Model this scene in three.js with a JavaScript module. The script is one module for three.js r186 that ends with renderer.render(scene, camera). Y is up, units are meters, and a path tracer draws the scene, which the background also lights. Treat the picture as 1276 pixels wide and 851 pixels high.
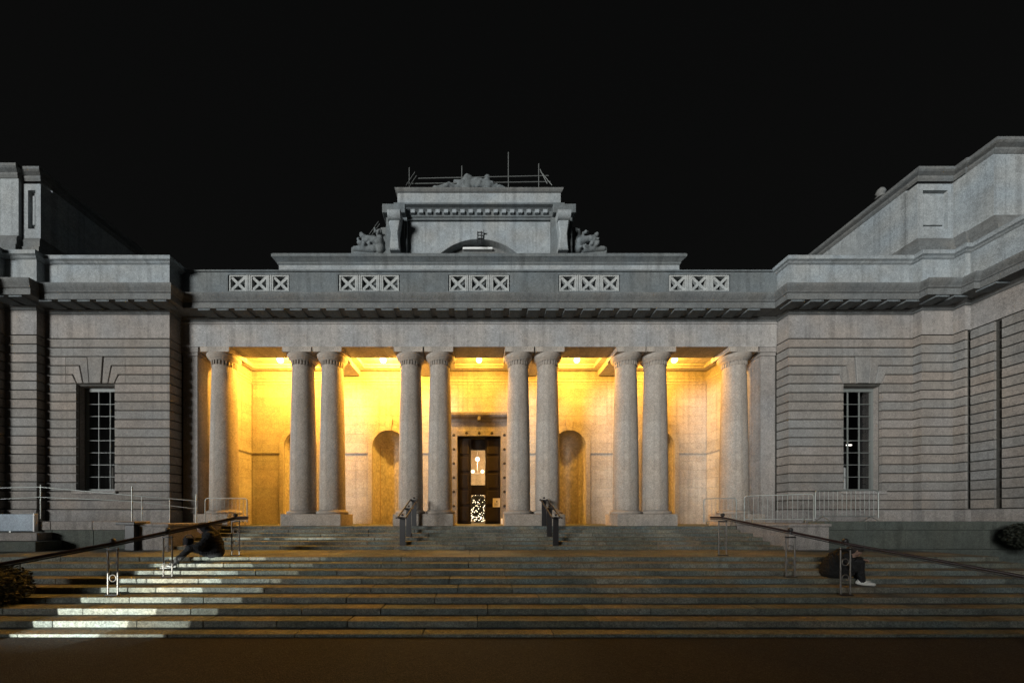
import * as THREE from 'three';
import { mergeGeometries } from 'three/addons/utils/BufferGeometryUtils.js';
import { RoundedBoxGeometry } from 'three/addons/geometries/RoundedBoxGeometry.js';
import { MarchingCubes } from 'three/addons/objects/MarchingCubes.js';

// ------------------------------------------------------------------ camera, sky, light, exposure
const scene = new THREE.Scene();
const EYE = 1.98;                                   // eye height, metres above the forecourt
const camera = new THREE.PerspectiveCamera(91.85, 1276 / 851, 0.1, 400);
camera.position.set(0, EYE, 0);
camera.lookAt(0, EYE, -10);
camera.setViewOffset(1276, 851, 41, -219.5, 1276, 851);   // shift lens: verticals stay vertical
camera.updateProjectionMatrix();

const renderer = new THREE.WebGLRenderer({ antialias: true });
renderer.setSize(1024, 682);
renderer.toneMapping = THREE.LinearToneMapping;
renderer.toneMappingExposure = 1.0;
renderer.shadowMap.enabled = true;

{ // night sky: almost black, a trace of city glow towards the horizon
  const w = 128, h = 64, data = new Float32Array(w * h * 4);
  for (let j = 0; j < h; j++) for (let i = 0; i < w; i++) {
    const el = (j + 0.5) / h - 0.5;                 // -0.5 .. 0.5
    const g = Math.exp(-Math.abs(el) * 7);
    const k = (j * w + i) * 4;
    data[k] = 0.0026 + 0.0034 * g; data[k + 1] = 0.0027 + 0.0033 * g; data[k + 2] = 0.0027 + 0.0030 * g; data[k + 3] = 1;
  }
  const sky = new THREE.DataTexture(data, w, h, THREE.RGBAFormat, THREE.FloatType);
  sky.mapping = THREE.EquirectangularReflectionMapping;
  sky.magFilter = sky.minFilter = THREE.LinearFilter;
  sky.needsUpdate = true;
  scene.background = sky; scene.environment = sky;
}
const SUN_AZ = 38 * Math.PI / 180, SUN_EL = 5 * Math.PI / 180;
const sun = new THREE.DirectionalLight(new THREE.Color().setRGB(0.98, 1.0, 0.985), 3.6);
sun.position.set(-Math.sin(SUN_AZ) * Math.cos(SUN_EL) * 60, 5 + Math.sin(SUN_EL) * 60, -12 + Math.cos(SUN_AZ) * Math.cos(SUN_EL) * 60);
sun.target.position.set(0, 5, -12);
sun.castShadow = true; sun.shadow.radius = 32;
Object.assign(sun.shadow.camera, { left: -30, right: 30, top: 22, bottom: -22, near: 1, far: 120 });
sun.shadow.mapSize.set(2048, 2048);
scene.add(sun, sun.target);

// ------------------------------------------------------------------ small tools
function rng(seed) { let s = seed >>> 0; return () => { s = (s + 0x6D2B79F5) >>> 0; let t = s; t = Math.imul(t ^ (t >>> 15), t | 1); t ^= t + Math.imul(t ^ (t >>> 7), t | 61); return ((t ^ (t >>> 14)) >>> 0) / 4294967296; }; }
const R0 = rng(7);
const F = 412;                                       // focal length in photo pixels
const at = (px, py, D) => [(px - 597) * D / F, EYE + (645 - py) * D / F, -D];
const NAMES = {};
function numbered(n) { const b = n.replace(/_\d{3}$/, ''); const k = NAMES[b] = (NAMES[b] ?? -1) + 1; return k ? `${b}_${String(k).padStart(3, '0')}` : b; }
const ORG = new Map();
function shade(m) { m.castShadow = m.receiveShadow = true; return m; }
function tag(o, label, category, group) { o.userData = { label, category }; if (group) o.userData.group = group; return o; }
function thing(name, label, category, pos, group) {
  const g = new THREE.Group(); g.name = numbered(name); g.position.set(...pos); scene.add(g); ORG.set(g, pos);
  return tag(g, label, category, group);
}
function part(name, geo, mat, parent, label) {        // geo in world coordinates
  const o = ORG.get(parent); const m = shade(new THREE.Mesh(geo, mat)); m.name = name;
  geo.translate(-o[0], -o[1], -o[2]); ORG.set(m, o); parent.add(m);
  if (label) m.userData.label = label;
  return m;
}
function shared(name, geo, mat, parent, pos, rotY = 0) {  // geo local and shared, pos in world coordinates
  const o = ORG.get(parent); const m = shade(new THREE.Mesh(geo, mat)); m.name = name;
  m.position.set(pos[0] - o[0], pos[1] - o[1], pos[2] - o[2]); m.rotation.y = rotY; ORG.set(m, pos); parent.add(m); return m;
}
function solo(name, geo, mat, label, category, group) { // one-mesh thing, geo in world coordinates, origin at its base
  geo.computeBoundingBox(); const b = geo.boundingBox, c = b.getCenter(new THREE.Vector3());
  const y0 = b.min.y; const m = shade(new THREE.Mesh(geo, mat)); m.name = numbered(name); geo.translate(-c.x, -y0, -c.z); m.position.set(c.x, y0, c.z); scene.add(m);
  return tag(m, label, category, group);
}
function struct(name, geo, mat) { const m = shade(new THREE.Mesh(geo, mat)); m.name = name; m.userData.kind = 'structure'; scene.add(m); ORG.set(m, [0, 0, 0]); return m; }
function boxUV(g) {                                    // uv in metres by dominant normal
  if (g.index) g = g.toNonIndexed();
  const p = g.attributes.position, n = p.count, uv = new Float32Array(n * 2);
  const a = new THREE.Vector3(), b = new THREE.Vector3(), c = new THREE.Vector3();
  for (let i = 0; i < n; i += 3) {
    a.fromBufferAttribute(p, i); b.fromBufferAttribute(p, i + 1); c.fromBufferAttribute(p, i + 2);
    const N = b.clone().sub(a).cross(c.clone().sub(a)), x = Math.abs(N.x), y = Math.abs(N.y), z = Math.abs(N.z);
    [a, b, c].forEach((v, k) => {
      const q = (i + k) * 2;
      if (y >= x && y >= z) { uv[q] = v.x; uv[q + 1] = v.z; } else if (x >= z) { uv[q] = v.z + 3.3; uv[q + 1] = v.y; } else { uv[q] = v.x; uv[q + 1] = v.y; }
    });
  }
  g.setAttribute('uv', new THREE.BufferAttribute(uv, 2));
  for (const k of Object.keys(g.attributes)) if (!['position', 'normal', 'uv'].includes(k)) g.deleteAttribute(k);
  return g;
}
function merge(list) {
  return mergeGeometries(list.map(g => { if (g.index) g = g.toNonIndexed(); if (!g.attributes.normal) g.computeVertexNormals(); if (!g.attributes.uv) g = boxUV(g); for (const k of Object.keys(g.attributes)) if (!['position', 'normal', 'uv'].includes(k)) g.deleteAttribute(k); return g; }));
}
// plain block: x range, y range, depth range (depth = -z)
function bx(x0, x1, y0, y1, d0, d1) { const g = new THREE.BoxGeometry(Math.abs(x1 - x0), y1 - y0, Math.abs(d1 - d0)); g.translate((x0 + x1) / 2, (y0 + y1) / 2, -(d0 + d1) / 2); return boxUV(g); }
function rb(x0, x1, y0, y1, d0, d1, r = 0.012) { const g = new RoundedBoxGeometry(Math.abs(x1 - x0), y1 - y0, Math.abs(d1 - d0), 1, r); g.translate((x0 + x1) / 2, (y0 + y1) / 2, -(d0 + d1) / 2); return boxUV(g); }
// moulding: profile [[outward, y]...] (closed) swept along a plan path [[x, depth]...] with mitred corners
function sweep(path, prof) {
  const n = path.length, mit = [];
  const nor = (p, q) => { const dx = q[0] - p[0], dd = q[1] - p[1], l = Math.hypot(dx, dd); return [dd / l, -dx / l]; };
  for (let i = 0; i < n; i++) {
    const a = i > 0 ? nor(path[i - 1], path[i]) : nor(path[0], path[1]);
    const b = i < n - 1 ? nor(path[i], path[i + 1]) : a;
    const s = [a[0] + b[0], a[1] + b[1]], d = 1 + a[0] * b[0] + a[1] * b[1];
    mit.push([s[0] / d, s[1] / d]);
  }
  const V = (i, j) => { const [o, y] = prof[j % prof.length]; return [path[i][0] + mit[i][0] * o, y, -(path[i][1] + mit[i][1] * o)]; };
  const P = [];
  for (let i = 0; i < n - 1; i++) for (let j = 0; j < prof.length; j++) {
    const a = V(i, j), b = V(i + 1, j), c = V(i + 1, j + 1), d = V(i, j + 1);
    P.push(...a, ...b, ...c, ...a, ...c, ...d);
  }
  const tri = THREE.ShapeUtils.triangulateShape(prof.map(p => new THREE.Vector2(...p)), []);
  for (const i of [0, n - 1]) for (const t of tri) { const q = i ? t : [t[0], t[2], t[1]]; for (const j of q) P.push(...V(i, j)); }
  const g = new THREE.BufferGeometry(); g.setAttribute('position', new THREE.Float32BufferAttribute(P, 3)); g.computeVertexNormals();
  return boxUV(g);
}
function tube(pts, r, seg = 8, closed = false) {
  const list = [];
  const v = pts.map(p => new THREE.Vector3(...p));
  for (let i = 0; i < v.length - (closed ? 0 : 1); i++) {
    const a = v[i], b = v[(i + 1) % v.length], l = a.distanceTo(b); if (l < 1e-5) continue;
    const c = new THREE.CylinderGeometry(r, r, l, seg, 1); c.translate(0, l / 2, 0);
    c.applyQuaternion(new THREE.Quaternion().setFromUnitVectors(new THREE.Vector3(0, 1, 0), b.clone().sub(a).normalize())); c.translate(a.x, a.y, a.z); list.push(c);
    if (i > 0) { const s = new THREE.SphereGeometry(r, seg, 5); s.translate(a.x, a.y, a.z); list.push(s); }
  }
  return merge(list);
}
function lathe(pts, seg, pos) { const g = new THREE.LatheGeometry(pts.map(p => new THREE.Vector2(...p)), seg); g.translate(...pos); return g; }
function extr(pts, depth, bevel, holes) {
  const s = new THREE.Shape(pts.map(p => new THREE.Vector2(...p)));
  (holes || []).forEach(h => s.holes.push(h));
  return new THREE.ExtrudeGeometry(s, { depth, bevelEnabled: bevel > 0, bevelThickness: bevel, bevelSize: bevel, bevelOffset: -bevel, bevelSegments: 1, curveSegments: 20 });
}

// ------------------------------------------------------------------ procedural textures
function periodic(seed, size, cells) {
  const r = rng(seed), g = new Float32Array(cells * cells); for (let i = 0; i < g.length; i++) g[i] = r();
  const out = new Float32Array(size * size);
  for (let y = 0; y < size; y++) for (let x = 0; x < size; x++) {
    const fx = x / size * cells, fy = y / size * cells, ix = Math.floor(fx), iy = Math.floor(fy);
    let u = fx - ix, v = fy - iy; u = u * u * (3 - 2 * u); v = v * v * (3 - 2 * v);
    const i1 = (ix + 1) % cells, j1 = (iy + 1) % cells;
    out[y * size + x] = (g[iy * cells + ix] * (1 - u) + g[iy * cells + i1] * u) * (1 - v) + (g[j1 * cells + ix] * (1 - u) + g[j1 * cells + i1] * u) * v;
  }
  return out;
}
function noiseTex(seed, metres, layers, lo, hi, tint = 0, streak = 0) {   // layers [[cells, weight]...]
  const S = 1024, acc = new Float32Array(S * S); let wsum = 0;
  layers.forEach(([c, w], i) => { const n = periodic(seed + i * 13, S, c); wsum += w; for (let k = 0; k < acc.length; k++) acc[k] += w * (n[k] - 0.5); });
  const hue = periodic(seed + 99, S, 9), st = streak ? periodic(seed + 77, S, 64) : null, sm = streak ? periodic(seed + 78, S, 7) : null;
  const px = new Uint8Array(S * S * 4), bp = new Uint8Array(S * S * 4);
  for (let k = 0; k < acc.length; k++) {
    let v = 0.5 + acc[k] / wsum * 1.7;
    if (streak) { const x = k % S; v -= streak * Math.max(0, st[(x)] - 0.45) * sm[k] * 2; }
    v = Math.min(1, Math.max(0, v));
    const c = lo + (hi - lo) * v, h = (hue[k] - 0.5) * tint;
    px[k * 4] = 255 * Math.min(1, c * (1 + h)); px[k * 4 + 1] = 255 * Math.min(1, c); px[k * 4 + 2] = 255 * Math.min(1, c * (1 - h)); px[k * 4 + 3] = 255;
    bp[k * 4] = bp[k * 4 + 1] = bp[k * 4 + 2] = 255 * v; bp[k * 4 + 3] = 255;
  }
  const mk = (d, srgb) => { const t = new THREE.DataTexture(d, S, S, THREE.RGBAFormat); t.wrapS = t.wrapT = THREE.RepeatWrapping; t.repeat.set(1 / metres, 1 / metres); t.magFilter = THREE.LinearFilter; t.minFilter = THREE.LinearMipmapLinearFilter; t.generateMipmaps = true; if (srgb) t.colorSpace = THREE.SRGBColorSpace; t.needsUpdate = true; return t; };
  return { map: mk(px, true), bump: mk(bp, false) };
}
const T = {
  stone: noiseTex(11, 7.3, [[5, 0.9], [17, 0.8], [60, 0.7], [190, 1.0], [400, 2.4]], 0.72, 1.0, 0.04, 0.3),
  grime: noiseTex(31, 5.7, [[6, 0.9], [21, 0.8], [70, 0.8], [210, 1.1], [420, 2.4]], 0.68, 1.0, 0.04, 0.4),
  step: noiseTex(51, 4.9, [[7, 1.2], [30, 1], [120, 1.2], [330, 2.2]], 0.55, 1.0, 0.12),
  tar: noiseTex(71, 3.1, [[5, 0.8], [40, 0.6], [200, 1.6], [480, 5]], 0.12, 1.0, 0.08),
};
function M(rgb, tex, bump = 0.006, rough = 0.92) {
  const m = new THREE.MeshStandardMaterial({ roughness: rough, metalness: 0 }); m.color.setRGB(...rgb);
  if (tex) { m.map = tex.map; if (bump) { m.bumpMap = tex.bump; m.bumpScale = bump; } }
  return m;
}
const mat = {
  wing: [M([0.305, 0.275, 0.245], T.stone), M([0.335, 0.30, 0.27], T.stone), M([0.28, 0.257, 0.232], T.stone), M([0.32, 0.28, 0.245], T.stone), M([0.29, 0.275, 0.255], T.stone)],
  joint: M([0.07, 0.065, 0.055], T.stone),
  smooth: M([0.37, 0.34, 0.315], T.grime),
  attic: M([0.40, 0.43, 0.44], T.grime),
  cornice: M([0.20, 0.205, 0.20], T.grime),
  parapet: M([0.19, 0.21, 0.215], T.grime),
  cross: M([0.52, 0.53, 0.51], T.stone),
  column: M([0.48, 0.415, 0.35], T.stone, 0.008),
  archi: M([0.44, 0.42, 0.40], T.grime),
  ashlar: [M([0.56, 0.51, 0.44], T.stone, 0.004), M([0.60, 0.545, 0.47], T.stone, 0.004), M([0.53, 0.485, 0.42], T.stone, 0.004)],
  plaster: M([0.66, 0.62, 0.55], T.stone, 0.002),
  step: [M([0.22, 0.23, 0.19], T.step), M([0.265, 0.27, 0.225], T.step), M([0.18, 0.19, 0.155], T.step), M([0.235, 0.225, 0.18], T.step), M([0.20, 0.215, 0.185], T.step)],
  tar: M([0.040, 0.038, 0.036], T.tar, 0.02, 0.95),
  terrace: M([0.125, 0.14, 0.12], T.grime),
  iron: M([0.018, 0.016, 0.016], null, 0, 0.45),
  rail: M([0.022, 0.010, 0.009], null, 0, 0.4),
  steel: new THREE.MeshStandardMaterial({ color: 0xb0b3ae, roughness: 0.5, metalness: 0.6 }),
  galv: new THREE.MeshStandardMaterial({ color: 0x999d99, roughness: 0.5, metalness: 0.7 }),
  bronze: M([0.030, 0.020, 0.014], T.grime, 0.003, 0.55),
  frame: M([0.15, 0.16, 0.15], null, 0, 0.6),
  glass: new THREE.MeshPhysicalMaterial({ color: 0xffffff, transmission: 1, thickness: 0, roughness: 0.03, ior: 1.5 }),
  dark: M([0.02, 0.02, 0.02]),
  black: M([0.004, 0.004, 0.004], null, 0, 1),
  hall: M([0.62, 0.5, 0.36], T.stone, 0.002),
  white: M([0.8, 0.8, 0.78], null, 0, 0.6),
  leaf: M([0.014, 0.017, 0.009], null, 0, 0.8),
  bark: M([0.05, 0.04, 0.03]),
};
mat.leaf.side = THREE.DoubleSide;
const glow = (r, g, b, k) => new THREE.MeshStandardMaterial({ color: 0x000000, emissive: new THREE.Color().setRGB(r, g, b), emissiveIntensity: k, roughness: 1 });

// ------------------------------------------------------------------ levels and plan (metres)
const Z_FLOOR = 1.66, LAND = 0.97;
const D1 = 5.8, TREAD = 0.385, RISE = 0.115, KERB = 0.05;
const D_LAND0 = D1 + 7 * TREAD, D_UP = 10.37, D_TOP = D_UP + 5 * TREAD;
const D_PORT = 12.85, D_WING = 12.35, X_WING = 11.58, D_BACK = 16.2;
const D_PAV = 10.6;
const halfPath = [[X_WING, D_PORT], [X_WING, D_WING], [16.22, D_WING], [16.22, 12.1], [17.36, 12.1], [17.36, 11.8], [17.56, 11.8], [17.56, D_PAV], [25, D_PAV]];
const D_PAVL = 11.6;                                  // left pavilion, out of frame, cut back so light reaches the left wing
const leftPath = halfPath.map(([x, d]) => [-x, d === D_PAV ? D_PAVL : d]).reverse();
const fullPath = [...leftPath, ...halfPath];

// ------------------------------------------------------------------ ground, steps, terraces
{
  const g = new THREE.PlaneGeometry(400, 400, 1, 1); g.rotateX(-Math.PI / 2); g.translate(0, 0, -20);
  struct('ground', boxUV(g), mat.tar);
}
function stepFlight(name, n, dFirst, hBase, x0, x1, backTo, seed, first) {
  const r = rng(seed), root = struct(name, bx(x0, x1, -0.05, hBase + 0.02, dFirst + 0.3, backTo), mat.joint);
  for (let k = 0; k < n; k++) {
    const d = dFirst + k * TREAD, h = hBase + RISE * (k + 1), lo = hBase + RISE * k - (k === 0 ? first : 0.02);
    let x = x0 - r() * 0.8; const dEnd = k === n - 1 ? backTo : d + TREAD + 0.06;
    while (x < x1) {
      const L = 1.15 + r() * 1.15; const a = Math.max(x, x0), b = Math.min(x + L, x1);
      if (b - a > 0.15) part('step_stone', rb(a + 0.005, b - 0.005, lo, h + (r() - 0.5) * 0.006, d + (r() - 0.5) * 0.01, dEnd, 0.014), mat.step[Math.floor(r() * 5)], root);
      x += L;
    }
  }
  return root;
}
const lower = stepFlight('lower_steps', 8, D1, KERB, -13.4, 13.4, D_LAND0 + 0.55, 5, 0.0);
{ // kerb stones at the foot of the steps
  const r = rng(8); let x = -13.4;
  while (x < 13.4) { const L = 1.5 + r() * 1.2; part('step_stone', rb(x + 0.005, Math.min(x + L, 13.4) - 0.005, -0.05, KERB, D1 - 0.33, D1 + 0.05, 0.012), mat.step[Math.floor(r() * 5)], lower); x += L; }
}
{ // landing slabs behind the top stone of the lower flight
  const root = struct('landing', bx(-13.4, 13.4, 0.5, LAND - 0.05, D_LAND0 + 0.5, D_UP + 0.3), mat.joint);
  const r = rng(9); let x = -13.4;
  while (x < 13.4) { const L = 1.2 + r() * 0.9; part('paving_slab', rb(x + 0.005, Math.min(x + L, 13.4) - 0.005, LAND - 0.06, LAND + (r() - 0.5) * 0.004, D_LAND0 + 0.556, D_UP + 0.25, 0.008), mat.step[Math.floor(r() * 5)], root); x += L; }
}
const upper = stepFlight('upper_steps', 6, D_UP, LAND, -9.58, 9.58, D_TOP + 0.7, 15, 0.0);
{ // portico floor
  const root = struct('portico_floor', bx(-X_WING, X_WING, 1.0, Z_FLOOR - 0.02, D_TOP + 0.6, 24), mat.joint);
  const r = rng(19);
  for (let d = D_TOP + 0.706; d < 16.2; d += 0.72) for (let x = -X_WING + 0.05; x < X_WING - 0.1; x += 1.05) part('paving_slab', bx(x, Math.min(x + 1.044, X_WING - 0.02), Z_FLOOR - 0.06, Z_FLOOR + (r() - 0.5) * 0.003, d, Math.min(d + 0.715, 16.2)), mat.step[Math.floor(r() * 5)], root);
}
for (const s of [-1, 1]) { // cheek blocks beside the upper steps and the terraces before the wings
  const side = s < 0 ? 'left' : 'right';
  const cheek = thing('cheek_block', s < 0 ? 'squat stone block closing the left end of the upper steps' : 'squat pale stone block closing the right end of the upper steps', 'stone block', [s * 10.2, LAND, -11.3]);
  part('pier', rb(s * 9.59, s * 10.82, LAND, 1.70, 10.2, 12.3, 0.02), mat.smooth, cheek);
  part('coping', rb(s * 9.56, s * 10.86, 1.703, 1.79, 10.16, 12.3, 0.02), mat.smooth, cheek);
  const t = struct(side === 'left' ? 'terrace' : 'terrace_001', bx(s * 10.83, s * 17.5, 0, 1.60, 10.47, D_WING), mat.terrace);
  const r = rng(s + 40);
  for (let x = 10.84; x < 17.4; x += 1.31) {
    part('coping_stone', rb(s * x, s * Math.min(x + 1.302, 17.5), 1.59, 1.86, 10.36, 10.9, 0.02), s < 0 ? mat.smooth : mat.terrace, t);
    for (const y of [LAND - 0.3, LAND + 0.02]) part('wall_stone', rb(s * (x - (y > 0.9 ? 0 : 0.4)), s * Math.min(x + (y > 0.9 ? 1.3 : 0.9), 17.5), y, y > 0.9 ? 1.585 : LAND + 0.01, 10.40, 10.6, 0.012), mat.terrace, t);
  }
  part('paving', bx(s * 10.83, s * 17.5, 1.61, Z_FLOOR, 10.91, D_WING + 0.05), mat.step[2], t);
}

// ------------------------------------------------------------------ the museum
const museum = thing('museum_building', 'neoclassical stone museum with a golden lit portico of paired columns between two rusticated wings', 'museum', [0, 0, -14]);

// rusticated courses: joints every 0.336 m
const COURSE = 0.336, Y0 = 8.67, N_C = 20, GAP = 0.016;
const wmat = () => mat.wing[Math.floor(R0() * 5)];
function voussoirCourse(wall, pts, dFace) { const g = extr(pts, 0.1, 0.012); g.translate(0, 0, -dFace - 0.112); part('stone_course', boxUV(g), wmat(), wall); }
const WX0 = 13.63, WX1 = 15.08, WY0 = 2.97, WY1 = 6.92;
for (const s of [-1, 1]) {
  const A = (x0, x1, ...r) => s > 0 ? bx(x0, x1, ...r) : bx(-x1, -x0, ...r);
  const dPav = s > 0 ? D_PAV : D_PAVL;
  const wall = part('wall', merge([
    A(11.66, WX0 - 0.003, 0, 9.6, 12.43, 13.1), A(WX1 + 0.003, 18.2, 0, 9.6, 12.43, 13.1), A(WX0 - 0.003, WX1 + 0.003, WY1 + 0.003, 9.6, 12.43, 13.1), A(WX0 - 0.003, WX1 + 0.003, 0, WY0 - 0.02, 12.43, 13.1),
    A(16.30, 17.44, 0, 9.6, 12.18, 12.43), A(17.44, 17.64, 0, 9.6, 11.88, 12.43), A(17.64, 25, 0, 9.6, dPav + 0.1, 12.43),
    A(11.66, 12.2, 0, 9.6, 13.1, 24),
  ]), mat.joint, museum);
  part('room', merge([A(12.2, 18.2, 0, 11.2, 16, 16.3), A(12.2, 12.3, 0, 11.2, 13.1, 16), A(18.1, 18.2, 0, 11.2, 13.1, 16)]), mat.dark, museum);  // walls coloured near black to stand in for an unlit room
  // smooth frieze band under the cornice
    const segIn = s > 0 ? halfPath : leftPath;
  part('frieze', sweep(segIn, [[0, Y0 + GAP], [0, 9.6], [-0.3, 9.6], [-0.3, Y0 + GAP]]), mat.smooth, museum);
  part('plinth', sweep(segIn, [[0.05, 1.6], [0.05, 2.22], [0.0, 2.27], [-0.3, 2.27], [-0.3, 1.6]]), mat.smooth, museum);
  const cx = (WX0 + WX1) / 2;
  for (let i = 0; i < N_C - 1; i++) {
    const yb = Y0 - COURSE * i, ya = yb - COURSE;              // course i lies between joints i and i+1
    const X = x => s * x;
    const prof = [[-0.1, ya + GAP], [-0.012, ya + GAP], [0, ya + GAP + 0.012], [0, yb - GAP - 0.012], [-0.012, yb - GAP], [-0.1, yb - GAP]];
    const run = pts => part('stone_course', sweep(s > 0 ? pts : pts.map(([x, d]) => [-x, d]).reverse(), prof), wmat(), wall);
    const inner = [[X_WING, D_PORT], [X_WING, D_WING]], outer = [[16.22, D_WING], [16.22, 12.1], [17.36, 12.1], [17.36, 11.8]];
    if (i >= 2 && i <= 4) {                                     // crossette stones round the flat arch
      const k = 0.5, inTop = [0.60, 1.20, 1.72][i - 2] * k, inBot = [0.46, 0.94, 1.42][i - 2] * k, legTop = [1.20, 1.72, 0][i - 2] * k, legBot = [0.94, 1.42, 0][i - 2] * k;
      const yHead = Y0 - COURSE * 5, C = X(cx);
      for (const q of [-1, 1]) {
        const P = d => C + q * d, end = 1.12;
        const pts = [[P(end), ya + GAP], [P(end), yb - GAP], [P(inTop + GAP), yb - GAP], [P(inBot + GAP), (i < 4 ? yHead : ya) + GAP]];
        if (i < 4) pts.push([P(legBot - GAP), yHead + GAP], [P(legTop - GAP), ya + GAP]);
        voussoirCourse(wall, THREE.ShapeUtils.area(pts.map(p => new THREE.Vector2(...p))) < 0 ? pts.reverse() : pts, D_WING);
      }
      run([...inner, [cx - 1.122, D_WING]]); run([[cx + 1.122, D_WING], ...outer]);
      if (i === 2) voussoirCourse(wall, [[C - 0.23 + GAP, yHead + GAP], [C + 0.23 - GAP, yHead + GAP], [C + 0.30 - GAP, yb - GAP], [C - 0.30 + GAP, yb - GAP]], D_WING - 0.02);
    } else if (yb <= WY1 + 0.1 && ya >= WY0 - 0.15) { run([...inner, [WX0, D_WING]]); run([[WX1, D_WING], ...outer]); }
    else run([...inner, ...outer]);
    if (s > 0) { run([[17.56, 11.8], [17.56, 11.26]]); run([[17.56, 11.09], [17.56, D_PAV], [25, D_PAV]]); } else run([[17.56, 11.8], [17.56, D_PAVL], [25, D_PAVL]]);
  }
  // window with its reveal, sill, frame, glazing bars and panes
  const wx = (x) => s * x;
  const win = part('window', merge([
    A(WX0 - 0.05, WX0, WY0, WY1, 12.47, 12.75), A(WX1, WX1 + 0.05, WY0, WY1, 12.47, 12.75), A(WX0, WX1, WY1, WY1 + 0.05, 12.47, 12.75)]), mat.wing[1], museum);
  part('shade_lining', merge([A(WX0, WX0 + 0.015, WY0, WY1, 12.725, 13.1), A(WX1 - 0.015, WX1, WY0, WY1, 12.725, 13.1), A(WX0, WX1, WY0, WY0 + 0.015, 12.725, 13.1)]), mat.black, win);  // black strips added so the reveal behind the panes stays dark
  part('sill', rb(wx(WX0 - 0.1), wx(WX1 + 0.1), WY0 - 0.12, WY0, 12.28, 12.72, 0.012), mat.smooth, win);
  const fr = [A(WX0, WX0 + 0.07, WY0, WY1, 12.63, 12.72), A(WX1 - 0.07, WX1, WY0, WY1, 12.63, 12.72), A(WX0 + 0.07, WX1 - 0.07, WY1 - 0.14, WY1, 12.63, 12.72), A(WX0 + 0.07, WX1 - 0.07, WY0, WY0 + 0.1, 12.63, 12.72)];
  part('frame', merge(fr), mat.frame, win);
  for (let k = 1; k < 3; k++) { const x = WX0 + 0.07 + (WX1 - WX0 - 0.14) * k / 3; part('glazing_bar', A(x - 0.012, x + 0.012, WY0 + 0.1, WY1 - 0.14, 12.65, 12.69), mat.frame, win); }
  for (let k = 1; k < 8; k++) { const y = WY0 + 0.1 + (WY1 - WY0 - 0.24) * k / 8; part('glazing_bar', A(WX0 + 0.07, WX1 - 0.07, y - 0.011, y + 0.011, 12.648, 12.688), mat.frame, win); }
  for (let a = 0; a < 3; a++) for (let b = 0; b < 8; b++) {
    const w = (WX1 - WX0 - 0.14) / 3, h = (WY1 - WY0 - 0.24) / 8, x = WX0 + 0.07 + a * w, y = WY0 + 0.1 + b * h;
    part('pane', A(x + 0.018, x + w - 0.018, y + 0.016, y + h - 0.016, 12.665, 12.671), mat.glass, win);
  }
  for (const [a, b] of s > 0 ? [[0.28, 0.36], [0.52, 0.66]] : [[0.55, 0.62]]) part('blind', A(WX0 + a, WX0 + b, WY0 + 0.1, WY0 + 0.95, 12.80, 12.815), s > 0 ? mat.cross : mat.joint, win);
  // parapet over the wing
  part('parapet', sweep(segIn, [[0, 10.0], [0, 11.42], [0.06, 11.45], [0.1, 11.49], [0.17, 11.52], [0.17, 11.64], [0.12, 11.70], [-0.4, 11.70], [-0.4, 10.0]]), mat.attic, museum);
  // roof over the wing
  part('roof', merge([A(11.7, 25, 11.2, 11.4, 12.5, 30), A(17.7, 25, 11.2, 11.4, dPav + 0.2, 12.5)]), mat.cornice, museum);
  // attic over the wing: long side wall, panelled pier, pavilion block
  const dA = s > 0 ? 11.54 : 12.38, xB = s > 0 ? 18.02 : 17.3, xP = s > 0 ? 17.95 : 17.28;
  const att = part('attic', merge([A(16.62, 18.6, 11.4, 14.85, 12.86, 30), A(xB, 26, 11.4, 14.85, dA + 0.02, 29)]), mat.attic, museum);
  const X = x => s * x;
  part('pier', merge([A(16.6, xP, 11.4, 14.6, 12.62, 12.86), A(16.6, 16.8, 12.9, 14.6, 12.5, 12.62), A(xP - 0.2, xP, 12.9, 14.6, 12.5, 12.62), A(16.8, xP - 0.2, 14.36, 14.6, 12.5, 12.62), A(16.6, xP, 11.4, 12.9, 12.5, 12.62), A(16.9, xP - 0.3, 13.1, 14.2, 12.56, 12.62)]), mat.attic, att);
  const ap = [[16.6, 30], [16.6, 12.5], [xP, 12.5], ...(s > 0 ? [[xP, 12.2], [xB, 12.2]] : [[xP, 12.45], [xB, 12.45]]), [xB, dA], [26, dA]];
  const app = s > 0 ? ap : ap.map(([x, d]) => [-x, d]).reverse();
  part('cornice', sweep(app, [[0, 14.7], [0.05, 14.78], [0.05, 14.86], [0.16, 14.92], [0.2, 14.96], [0.2, 15.06], [0.14, 15.12], [-0.5, 15.16], [-0.5, 14.7]]), mat.cornice, att);
  part('base_moulding', sweep(app, [[0.3, 11.4], [0.3, 11.75], [0.22, 11.8], [0.22, 12.05], [0.12, 12.14], [0.12, 12.35], [0.04, 12.5], [0.0, 12.55], [-0.3, 12.55], [-0.3, 11.4]]), mat.cornice, att);
}
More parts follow.
